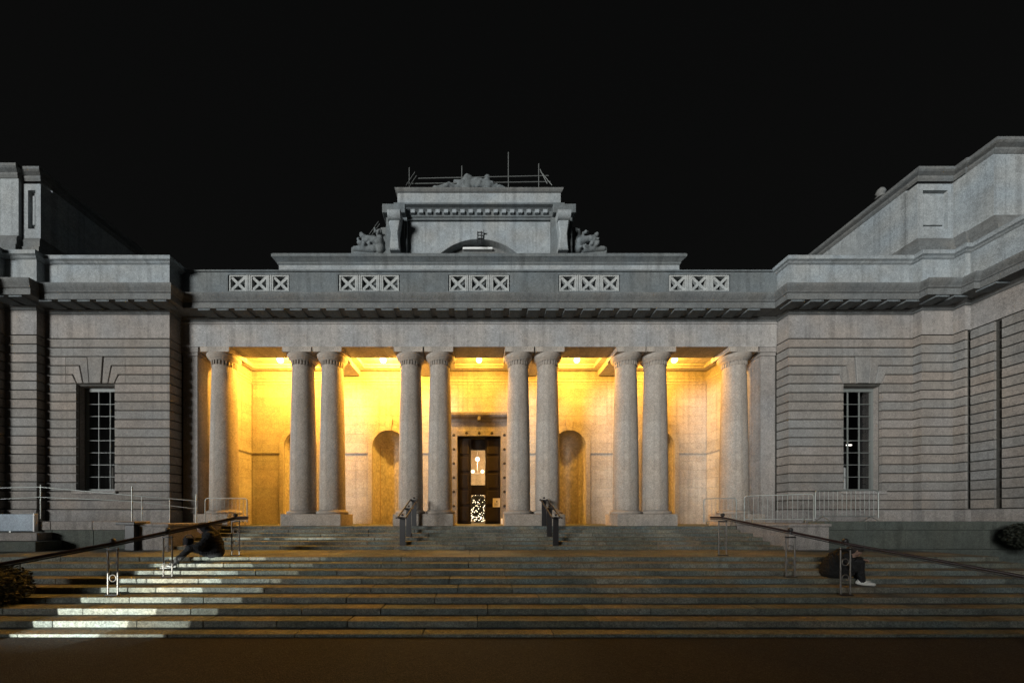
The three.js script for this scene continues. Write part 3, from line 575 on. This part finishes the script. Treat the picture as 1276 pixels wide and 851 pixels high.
for (const s of [-1, 1]) {
  const x = s * 2.45, t = thing('handrail', s < 0 ? 'short double handrail on the upper steps left of the entrance' : 'short double handrail on the upper steps right of the entrance', 'handrail', [x, LAND, -11.5]);
  for (const q of [-1, 1]) part('rail', tube([[x + q * 0.13, 2.66, -12.62], [x + q * 0.13, 2.66, -12.45], [x + q * 0.13, 1.99, -10.5], [x + q * 0.13, 1.97, -10.28]], 0.026, 8), mat.iron, t);
  for (const [d, y, h] of [[12.45, Z_FLOOR, 1.0], [11.5, LAND + RISE * 3, 1.0], [10.55, LAND + RISE, 0.92]]) {
    const p = part('post', merge([rb(x - 0.09, x + 0.09, y, y + h - 0.02, d - 0.012, d + 0.012, 0.004), rb(x - 0.14, x + 0.14, y + h - 0.06, y + h, d - 0.03, d + 0.03, 0.006)]), mat.iron, t);
    const b = new THREE.SphereGeometry(0.04, 12, 8); b.translate(x, y + h + 0.06, -d); part('finial', b, mat.iron, p);
  }
}
// ------------------------------------------------------------------ crowd barriers
function barrier(a, b, y, label) {
  const L = Math.hypot(b[0] - a[0], b[1] - a[1]), t = thing('crowd_barrier', label, 'barrier', [(a[0] + b[0]) / 2, y, -(a[1] + b[1]) / 2], null);
  const P = (u, h) => [a[0] + (b[0] - a[0]) * u, y + h, -(a[1] + (b[1] - a[1]) * u)];
  const c = 0.09 / L;
  part('frame', tube([P(0, 0.14), P(0, 0.97), P(c * 0.35, 1.03), P(c, 1.05), P(1 - c, 1.05), P(1 - c * 0.35, 1.03), P(1, 0.97), P(1, 0.14)], 0.019), mat.galv, t);
  part('bottom_rail', tube([P(0, 0.2), P(1, 0.2)], 0.014), mat.galv, t);
  const n = Math.round(L / 0.13); for (let k = 1; k < n; k++) part('bar', tube([P(k / n, 0.2), P(k / n, 1.04)], 0.007, 6), mat.galv, t);
  const nx = -(b[1] - a[1]) / L * 0.28, nd = (b[0] - a[0]) / L * 0.28;
  for (const u of [0.12, 0.88]) { const p = P(u, 0); part('foot', tube([[p[0] - nx, y + 0.02, p[2] + nd], [p[0], y + 0.2, p[2]], [p[0] + nx, y + 0.02, p[2] - nd]], 0.014), mat.galv, t); }
}
barrier([8.68, 12.75], [9.62, 12.35], Z_FLOOR, 'steel crowd barrier before the rightmost column, nearest the portico');
barrier([9.72, 12.1], [11.2, 11.05], Z_FLOOR + 0.06, 'steel crowd barrier standing slantwise at the corner of the right wing');
barrier([11.15, 10.95], [13.0, 10.75], Z_FLOOR + 0.16, 'steel crowd barrier under the tall window of the right wing');
barrier([-10.3, 12.42], [-8.85, 12.6], Z_FLOOR, 'steel crowd barrier before the leftmost column of the portico');
{ // ramp railing on the left terrace
  const t = thing('ramp_railing', 'slim steel railing with two rails along the left terrace', 'railing', [-13, Z_FLOOR, -11.2]);
  const U = [at(0, 608, 10.95), at(50, 607, 10.95), at(165, 617.5, 11.4), at(243, 624, 11.85)], Lw = [at(0, 622, 10.95), at(50, 619.5, 10.95), at(165, 624.5, 11.4), at(243, 634, 11.85)];
  part('rail', tube(U, 0.016), mat.galv, t); part('rail', tube(Lw, 0.012), mat.galv, t);
  for (const [px, py, D, r] of [[50, 604, 10.95, 0.016], [164, 606, 11.4, 0.02], [176, 619, 11.45, 0.013], [211, 622, 11.65, 0.012], [244, 616, 11.86, 0.02]]) { const p = at(px, py, D); part('post', tube([[p[0], Z_FLOOR, p[2]], p], r), mat.steel, t); }
  const p = at(168, 651, 10.3), q = new THREE.BoxGeometry(0.5, 0.07, 0.4); q.translate(...p);
}
{ // pale panel added in place of a reflection in glass, and ledges
  const t = thing('reflection_screen', 'low pale blue white screen standing in for a reflection at the left terrace end', 'screen', [-14.4, 1.6, -10.3]);
  part('board', rb(-17.2, -13.85, 1.56, 2.09, 10.26, 10.32, 0.01), M([0.30, 0.38, 0.46], T.stone, 0.001, 0.5), t);
  part('end_trim', rb(-13.848, -13.80, 1.54, 2.12, 10.24, 10.34, 0.01), mat.white, t);
  for (const x of [-16.4, -14.6]) part('support', rb(x - 0.03, x + 0.03, LAND, 1.56, 10.27, 10.32, 0.006), mat.steel, t);
  const l = thing('stone_ledge', 'stepped grey stone ledge at the far left below the pale screen', 'ledge', [-14.5, LAND, -10]);
  part('course', rb(-17.4, -13.1, LAND, 1.27, 9.75, 10.38, 0.02), mat.terrace, l); part('course', rb(-17.4, -13.4, 1.273, 1.52, 10.0, 10.38, 0.02), mat.smooth, l);
  const w = thing('bollard', 'dark flat topped post at the right end of the left terrace wall', 'post', [-10.72, LAND, -10.2]);
  part('shaft', rb(-10.8, -10.5, LAND, 1.76, 10.05, 10.3, 0.02), mat.iron, w); part('cap', rb(-11.0, -10.42, 1.76, 1.84, 9.98, 10.35, 0.02), mat.iron, w);
}
{ // small white post beside the door, notice on the door
  const g = lathe([[0, 0], [0.075, 0], [0.08, 0.02], [0.08, 0.24], [0.07, 0.27], [0, 0.28]], 16, [1.12, Z_FLOOR, -15.8]);
  solo('marker_post', g, mat.white, 'small white post on the floor right of the entrance', 'post');
  const c = document.createElement('canvas'); c.width = 128; c.height = 160; const x = c.getContext('2d'); x.fillStyle = '#e6e2d6'; x.fillRect(0, 0, 128, 160); x.fillStyle = '#6b655a';
  x.fillRect(56, 48, 26, 26); for (let k = 0; k < 4; k++) x.fillRect(26, 92 + k * 13, 76 - (k % 2) * 18, 5);
  const tx = new THREE.CanvasTexture(c); tx.colorSpace = THREE.SRGBColorSpace;
  const n = new THREE.BoxGeometry(0.36, 0.44, 0.012); n.translate(0.86, 2.72, -(D_BACK + 0.15));
  solo('notice', n, new THREE.MeshStandardMaterial({ map: tx, roughness: 0.8 }), 'white paper notice fixed to the right hand door', 'notice');
}
{ // scaffold tubes on the roof of the pavilion
  const t = thing('scaffold_rail', 'thin scaffold guard rail around the carved crest on the roof', 'scaffold', [0, 18.62, -16.9]);
  const D = 16.85, m = new THREE.MeshStandardMaterial({ color: 0x6a6c6a, roughness: 0.6, metalness: 0.6 });
  for (const [px, py] of [[510, 209], [575.6, 207], [633.6, 190], [671.5, 204]]) { const p = at(px, py, D); part('standard', tube([[p[0], 18.55, p[2]], p], 0.028), m, t); }
  part('guard_rail', tube([at(520, 222.5, D), at(684, 219, D)], 0.026), m, t); part('guard_rail', tube([at(512, 229, D), at(686, 226.5, D)], 0.026), m, t);
  for (const [a, b, c, d] of [[506, 231, 517, 214.5], [511, 231, 519, 219], [673, 211, 682, 229], [674, 214, 688, 231]]) part('brace', tube([at(a, b, D - 0.1), at(c, d, D - 0.1)], 0.022), m, t);
  const l = thing('scaffold_poles', 'loose pair of slanted poles on the left scroll of the raised pavilion', 'poles', at(462, 293, 17.4));
  part('pole', tube([at(460, 292, 17.3), at(471.5, 276, 17.3)], 0.02), m, l); part('pole', tube([at(463, 293, 17.3), at(473, 279, 17.3)], 0.02), m, l);
  const lad = thing('ladder', 'short ladder standing against the arch of the raised pavilion', 'ladder', at(598, 303, 16.7));
  const a = at(597.5, 303, 16.75), b = at(597.5, 288, 16.75);
  for (const q of [-0.1, 0.1]) part('stile', tube([[a[0] + q, a[1], a[2]], [b[0] + q, b[1], b[2]]], 0.014), mat.iron, lad);
  for (let k = 0; k < 4; k++) { const y = a[1] + 0.1 + (b[1] - a[1]) * k / 4; part('rung', tube([[a[0] - 0.1, y, a[2]], [a[0] + 0.16, y, a[2]]], 0.014), mat.iron, lad); }
}
for (const [s, px] of [[1, 1098]]) { // small carved knob on the long attic wall
  const X = s * 16.5, D = Math.abs(F * X / (px - 597));
  const g = lathe([[0, 0], [0.2, 0], [0.22, 0.06], [0.12, 0.14], [0.2, 0.3], [0.14, 0.48], [0.05, 0.58], [0, 0.62]].map(([a, b]) => [a * 0.8, b * 0.7]), 14, [X, 15.1, -Math.min(D, 14.5)]);
  solo('roof_finial', g, mat.cornice, 'small stone finial on the sloping roof edge of the right wing', 'finial');
}

// small glowing strips behind the wing windows; the left pair stands in for reflections
{
  const g = rb(14.43, 14.63, 4.80, 4.85, 12.95, 12.99, 0.01); solo('window_glow_strip', g, glow(1, 0.95, 0.85, 3), 'small white glowing strip behind the tall window of the right wing', 'lamp');
  const h = merge([rb(-13.97, -13.85, 3.36, 3.43, 12.9, 12.94, 0.01), rb(-13.80, -13.62, 3.36, 3.44, 12.9, 12.94, 0.01)]); solo('window_glow_strip', h, glow(0.9, 0.95, 1, 1.2), 'pair of dim glowing strips standing in for reflections in the left wing window', 'lamp');
}

// ------------------------------------------------------------------ people
function blob(bones, cell, k = 0.02) { // continuous skin over tapered bones [[p, q, r0, r1]...]
  const lo = [1e9, 1e9, 1e9], hi = [-1e9, -1e9, -1e9];
  for (const [p, q, a, b] of bones) for (let i = 0; i < 3; i++) { lo[i] = Math.min(lo[i], p[i] - a, q[i] - b); hi[i] = Math.max(hi[i], p[i] + a, q[i] + b); }
  const c = lo.map((v, i) => (v + hi[i]) / 2), half = Math.max(...lo.map((v, i) => hi[i] - v)) / 2 + cell * 3;
  const N = Math.min(110, Math.max(16, Math.ceil(2 * half / cell))), mc = new MarchingCubes(N, mat.dark, false, false, 120000);
  mc.isolation = 0;
  for (let z = 0; z < N; z++) for (let y = 0; y < N; y++) for (let x = 0; x < N; x++) {
    const P = [c[0] + (x - N / 2) / (N / 2) * half, c[1] + (y - N / 2) / (N / 2) * half, c[2] + (z - N / 2) / (N / 2) * half]; let s = 0, mn = 1e9; const ds = [];
    for (const [p, q, a, b] of bones) {
      const dx = q[0] - p[0], dy = q[1] - p[1], dz = q[2] - p[2], L = dx * dx + dy * dy + dz * dz;
      let t = L > 0 ? ((P[0] - p[0]) * dx + (P[1] - p[1]) * dy + (P[2] - p[2]) * dz) / L : 0; t = Math.max(0, Math.min(1, t));
      const d = Math.hypot(P[0] - p[0] - dx * t, P[1] - p[1] - dy * t, P[2] - p[2] - dz * t) - (a + (b - a) * t); ds.push(d); if (d < mn) mn = d;
    }
    for (const d of ds) s += Math.exp(-(d - mn) / k);
    mc.field[z * N * N + y * N + x] = -(mn - k * Math.log(s));
  }
  mc.update();
  const n = mc.count, g = new THREE.BufferGeometry();
  const pa = new Float32Array(n * 3), na = new Float32Array(n * 3);
  for (let i = 0; i < n * 3; i++) { pa[i] = mc.positionArray[i] * half + c[i % 3]; na[i] = mc.normalArray[i]; }
  g.setAttribute('position', new THREE.BufferAttribute(pa, 3)); g.setAttribute('normal', new THREE.BufferAttribute(na, 3));
  return boxUV(g);
}
const cloth = (r, g, b) => M([r, g, b], T.step, 0.006, 0.95);
function folds(g, amp, seed) { // creases in cloth: push the skin in and out along its normals
  const p = g.attributes.position, n = g.attributes.normal, f = (x, y, z) => Math.sin(23 * x + 9 * Math.sin(11 * y + seed) + 7 * z) * 0.6 + Math.sin(41 * y + 17 * x * Math.sin(3 * z) + 29 * z + seed) * 0.4;
  const e = 0.004;
  for (let i = 0; i < p.count; i++) {
    const x = p.getX(i), y = p.getY(i), z = p.getZ(i), N = new THREE.Vector3(n.getX(i), n.getY(i), n.getZ(i)).normalize(), v = f(x, y, z);
    const G = new THREE.Vector3((f(x + e, y, z) - v) / e, (f(x, y + e, z) - v) / e, (f(x, y, z + e) - v) / e).multiplyScalar(amp);
    G.addScaledVector(N, -G.dot(N));
    p.setXYZ(i, x + N.x * v * amp, y + N.y * v * amp, z + N.z * v * amp); N.sub(G).normalize(); n.setXYZ(i, N.x, N.y, N.z);
  }
  return g;
}
function seated(o, label, pos, fwd, feetDrop, colours) {
  // local frame: a forward, b up, c to the person's left
  const fl = Math.hypot(...fwd), f = [fwd[0] / fl, fwd[1] / fl];   // (x, z)
  const W = (a, b, c = 0) => [pos[0] + f[0] * a + f[1] * c, pos[1] + b, pos[2] + f[1] * a - f[0] * c];
  const t = thing('person', label, 'person', pos);
  const { knee, ankle, head, lean, hands, elbow } = o;
  const sh = c => W(lean[0], lean[1], c * 0.18), hp = c => W(0, 0.1, c * 0.09), kn = c => W(knee[0], knee[1], c * 0.11), an = c => W(ankle[0], feetDrop + 0.08, c * 0.1), el = c => W(elbow[0], elbow[1], c * 0.23), ha = c => W(hands[0], hands[1], c * 0.05);
  const neck = W(lean[0] + 0.05, lean[1] + 0.06), H = W(head[0], head[1]);
  const mid = W(lean[0] * 0.5 - 0.04, (0.1 + lean[1]) / 2);
  const bodyB = [[W(0, 0.1), mid, 0.12, 0.11], [mid, W(lean[0], lean[1] - 0.06), 0.11, 0.12], [W(lean[0], lean[1] - 0.02), neck, 0.06, 0.05], [neck, H, 0.05, 0.05]];
  for (const c of [-1, 1]) bodyB.push([hp(c), kn(c), 0.07, 0.05], [kn(c), an(c), 0.05, 0.035], [sh(c), el(c), 0.045, 0.036], [el(c), ha(c), 0.036, 0.025], [W(lean[0], lean[1] - 0.02), sh(c), 0.06, 0.05]);
  const skin = M([0.30, 0.19, 0.14], null, 0, 0.7);
  // head: cranium, jaw, nose, brow, ears (finer grid)
  const hd = head[2]; // nod of the face below the horizontal
  const hf = (a, b, c = 0) => [H[0] + f[0] * (a * Math.cos(hd) + b * Math.sin(hd)) + f[1] * c, H[1] + b * Math.cos(hd) - a * Math.sin(hd), H[2] + f[1] * (a * Math.cos(hd) + b * Math.sin(hd)) - f[0] * c];
  const headB = [[hf(-0.03, 0.03), hf(0.02, 0.03), 0.085, 0.08], [hf(0.03, -0.04, -0.015), hf(0.05, -0.09, 0), 0.055, 0.035], [hf(0.085, 0.0), hf(0.105, -0.03), 0.012, 0.016], [hf(0.085, 0.025, -0.03), hf(0.085, 0.025, 0.03), 0.014, 0.014], [hf(0.075, -0.065, -0.014), hf(0.075, -0.065, 0.014), 0.012, 0.012], [hf(0, 0, -0.083), hf(-0.01, 0.03, -0.085), 0.014, 0.018], [hf(0, 0, 0.083), hf(-0.01, 0.03, 0.085), 0.014, 0.018], [hf(-0.01, -0.06), hf(-0.03, -0.13), 0.05, 0.055]];
  const pieces = [blob(bodyB, 0.016, 0.02), blob(headB, 0.008, 0.010)];
  for (const c of [-1, 1]) { // hands: palm, four curled fingers, thumb
    const h = ha(c), q = (a, b, d) => [h[0] + f[0] * a + f[1] * d * c, h[1] + b, h[2] + f[1] * a - f[0] * d * c];
    const hb = [[q(0, 0, 0.01), q(0.07, -0.012, 0.0), 0.024, 0.026]];
    [0.062, 0.075, 0.07, 0.055].forEach((L, i) => { const z = 0.028 - i * 0.019; hb.push([q(0.075, -0.008, z), q(0.075 + L * 0.5, -0.022, z), 0.010, 0.009], [q(0.075 + L * 0.5, -0.022, z), q(0.07 + L * 0.62, -0.022 - L * 0.45, z), 0.009, 0.008]); });
    hb.push([q(0.02, 0.0, 0.028), q(0.065, -0.002, 0.05), 0.012, 0.010], [q(0.065, -0.002, 0.05), q(0.09, -0.015, 0.045), 0.010, 0.008]);
    pieces.push(blob(hb, 0.006, 0.006));
  }
  part('body', merge(pieces), skin, t);
  const coatB = [[W(-0.03, 0.12), mid, 0.19, 0.19], [mid, W(lean[0] - 0.03, lean[1] - 0.05), 0.20, 0.17], [W(lean[0] - 0.06, lean[1] - 0.02), W(lean[0] - 0.01, lean[1] + 0.05), 0.15, 0.12], [W(-0.05, 0.14, -0.1), W(-0.05, 0.14, 0.1), 0.15, 0.15], [W(0.05, 0.11, -0.08), W(0.2, 0.14, -0.09), 0.12, 0.10], [W(0.05, 0.11, 0.08), W(0.2, 0.14, 0.09), 0.12, 0.10]];
  for (const c of [-1, 1]) coatB.push([sh(c), el(c), 0.085, 0.075], [el(c), ha(c), 0.072, 0.05], [W(lean[0], lean[1] - 0.03), sh(c), 0.11, 0.09]);
  part('coat', folds(blob(coatB, 0.014, 0.025), 0.010, 1), colours.coat, t);
  const trB = []; for (const c of [-1, 1]) trB.push([hp(c), kn(c), 0.10, 0.078], [kn(c), an(c), 0.075, 0.058]);
  part('trousers', folds(blob(trB, 0.014, 0.02), 0.007, 4), colours.trousers, t);
  for (const c of [-1, 1]) {
    const s = (a, b, d) => W(ankle[0] + a, feetDrop + b, c * 0.1 + d);
    const g = blob([[s(-0.05, 0.05, 0), s(0.03, 0.05, 0), 0.046, 0.046], [s(0.03, 0.045, 0), s(0.17, 0.034, c * 0.02), 0.046, 0.034], [s(-0.02, 0.08, 0), s(-0.01, 0.11, 0), 0.045, 0.045]], 0.012, 0.012); part('shoe', g, colours.shoe, t);
  }
  if (colours.hood) { // hood raised around the head
    part('hood', blob([[hf(-0.05, 0.04), hf(-0.01, 0.06), 0.115, 0.10], [hf(-0.07, -0.03), W(lean[0] - 0.08, lean[1] + 0.02), 0.11, 0.13], [hf(0.0, 0.09, -0.05), hf(0.0, 0.09, 0.05), 0.06, 0.06]], 0.014, 0.02), colours.coat, t);
  } else {
    part('hair', blob([[hf(-0.05, 0.05), hf(0.0, 0.07), 0.085, 0.085], [hf(-0.07, -0.02), hf(-0.08, -0.1), 0.07, 0.05], [hf(0.01, 0.09, -0.04), hf(0.01, 0.09, 0.04), 0.05, 0.05], [hf(-0.02, 0.02, -0.07), hf(-0.03, -0.06, -0.07), 0.03, 0.025], [hf(-0.02, 0.02, 0.07), hf(-0.03, -0.06, 0.07), 0.03, 0.025]], 0.012, 0.014), M([0.02, 0.015, 0.012], null, 0, 0.8), t);
  }
  return { W, ha };
}
{
  const L = seated({ knee: [0.46, 0.24], ankle: [0.80], head: [0.22, 0.72, 0.35], lean: [0.08, 0.55], elbow: [0.28, 0.27], hands: [0.46, 0.33] },
    'person in dark hooded coat sitting by the left handrail, legs stretched down the steps', [-6.93, LAND, -8.62], [-0.8, 0.62], -0.23,
    { coat: cloth(0.012, 0.012, 0.013), trousers: cloth(0.085, 0.085, 0.088), shoe: M([0.55, 0.55, 0.53], null, 0, 0.7), hood: true });
  // bag resting on the knees
  const p = L.W(0.5, 0.36);
  const bag = thing('shoulder_bag', 'small dark bag resting on the knees of the person at the left handrail', 'bag', [p[0], p[1] - 0.06, p[2]]);
  const bg = new RoundedBoxGeometry(0.3, 0.2, 0.16, 3, 0.05); bg.rotateY(-0.6); bg.translate(p[0], p[1] + 0.05, p[2]); part('pouch', boxUV(bg), cloth(0.014, 0.012, 0.016), bag);
  part('strap', tube([[p[0] - 0.1, p[1] + 0.13, p[2]], [p[0] - 0.04, p[1] + 0.21, p[2] - 0.01], [p[0] + 0.06, p[1] + 0.21, p[2] - 0.02], [p[0] + 0.11, p[1] + 0.13, p[2] - 0.04]], 0.012), mat.iron, bag);
  seated({ knee: [0.36, 0.38], ankle: [0.40], head: [0.32, 0.60, 0.75], lean: [0.13, 0.48], elbow: [0.27, 0.26], hands: [0.40, 0.44] },
    'person hunched over the knees in dark clothes and white shoes, sitting by the right handrail', [8.08, KERB + RISE * 5, -7.52], [0.82, 0.57], -0.115,
    { coat: cloth(0.012, 0.012, 0.012), trousers: cloth(0.014, 0.014, 0.015), shoe: M([0.62, 0.61, 0.57], null, 0, 0.7), hood: false });
}
// ------------------------------------------------------------------ shrubs at the ends of the steps
function shrub(label, x, y, d, w, h, seed) {
  const t = thing('shrub', label, 'shrub', [x, y, -d]), r = rng(seed), list = [], n = 2200;
  for (let k = 0; k < n; k++) {
    const a = r() * Math.PI * 2, u = r() * 2 - 1, q = Math.sqrt(1 - u * u), rad = 0.72 + 0.28 * r();
    const g = new THREE.PlaneGeometry(0.05, 0.03); g.rotateX(r() * 6); g.rotateY(r() * 6); g.rotateZ(r() * 6);
    g.translate(x + Math.cos(a) * q * w * rad, y + h * (0.52 + 0.48 * u * rad), -d + Math.sin(a) * q * w * rad); list.push(g);
  }
  const f = part('foliage', merge(list), mat.leaf, t); f.userData.kind = 'stuff';
  const core = new THREE.IcosahedronGeometry(1, 3); core.scale(w * 0.75, h * 0.38, w * 0.75); core.translate(x, y + h * 0.52, -d); part('inner_growth', boxUV(core), mat.leaf, t);
  part('stem', tube([[x, y, -d], [x, y + h * 0.4, -d]], 0.05), mat.bark, t);
}
shrub('dark clipped round shrub at the left edge, on the lower steps', -9.35, 0.15, 6.3, 0.55, 0.95, 3);
shrub('dark shrub at the right edge before the terrace wall', 16.15, LAND, 9.6, 0.55, 0.9, 4);

// ------------------------------------------------------------------ outside the frame: floodlight by the steps, leaf wall added to shade the steps
{
  const P = [-7.36, 0.17, -0.66], t = thing('floodlight', 'twin headed floodlight on the ground beside the forecourt, aimed at the left of the steps', 'floodlight', [P[0], 0, P[2]]);
  const o = 0.36;                                                   // depth of the fixture on the forecourt
  part('bracket', merge([rb(P[0] - 0.3, P[0] + 0.3, 0, 0.03, o + 0.2, o + 0.45, 0.01), rb(P[0] - 0.02, P[0] + 0.02, 0.03, 0.2, o + 0.33, o + 0.37, 0.005)]), mat.iron, t);
  for (const [dx, az, half, cd] of [[-0.14, 5.5, 9.9, 370], [0.16, 8.0, 15.5, 135]]) {
    const a = az * Math.PI / 180, x = P[0] + dx;
    const head = part('head', rb(x - 0.11, x + 0.11, 0.06, 0.28, o + 0.30, o + 0.42, 0.02), mat.iron, t);
    const l = new THREE.CircleGeometry(0.075, 20); l.rotateY(Math.PI); l.translate(x, P[1], -o - 0.424); part('lens', boxUV(l), glow(0.92, 1, 0.97, 4), head);
    for (const [y0, y1] of [[P[1] + 0.36 * 0.115, P[1] + 0.16], [P[1] - 0.14, P[1] - 0.36 * 0.038]]) part('shutter', rb(x - 0.13, x + 0.20, y0, y1, o + 0.8, o + 0.812, 0.004), mat.iron, head);
    part('hood', rb(x - 0.13, x + 0.2, P[1] + 0.14, P[1] + 0.152, o + 0.42, o + 0.8, 0.004), mat.iron, head);
    const S = new THREE.SpotLight(new THREE.Color().setRGB(0.97, 1.0, 0.92), cd, 0, half * Math.PI / 180, 0.04, 2);
    S.position.set(x - P[0], P[1], -o - 0.44 - P[2]); S.castShadow = true; S.shadow.radius = 0.12;
    S.target.position.set(x - P[0] + Math.sin(a) * 8, 0.46, -o - 0.44 - P[2] - Math.cos(a) * 8); t.add(S, S.target);
  }
}
{ // unseen wall of leaves, added to keep the directional light off the steps
  const r = rng(123);
  const mk = (x0, x1, z, y0, y1, depth, n, size) => { const list = []; for (let k = 0; k < n; k++) { const g = new THREE.PlaneGeometry(size, size * 0.75); g.rotateX(r() * 6); g.rotateY(r() * 6); g.translate(x0 + (x1 - x0) * r(), y0 + (y1 - y0) * r(), z + (r() - 0.5) * depth); list.push(g); } return merge(list); };
  const h = new THREE.Mesh(mk(-60, 12, 10, 0, 4.35, 1.6, 11500, 0.34), mat.leaf); h.name = 'shade_hedge'; h.userData = { kind: 'stuff', label: 'tall wall of leaves added out of view to shade the steps', category: 'shade_hedge' }; shade(h); scene.add(h);
}
renderer.render(scene, camera);
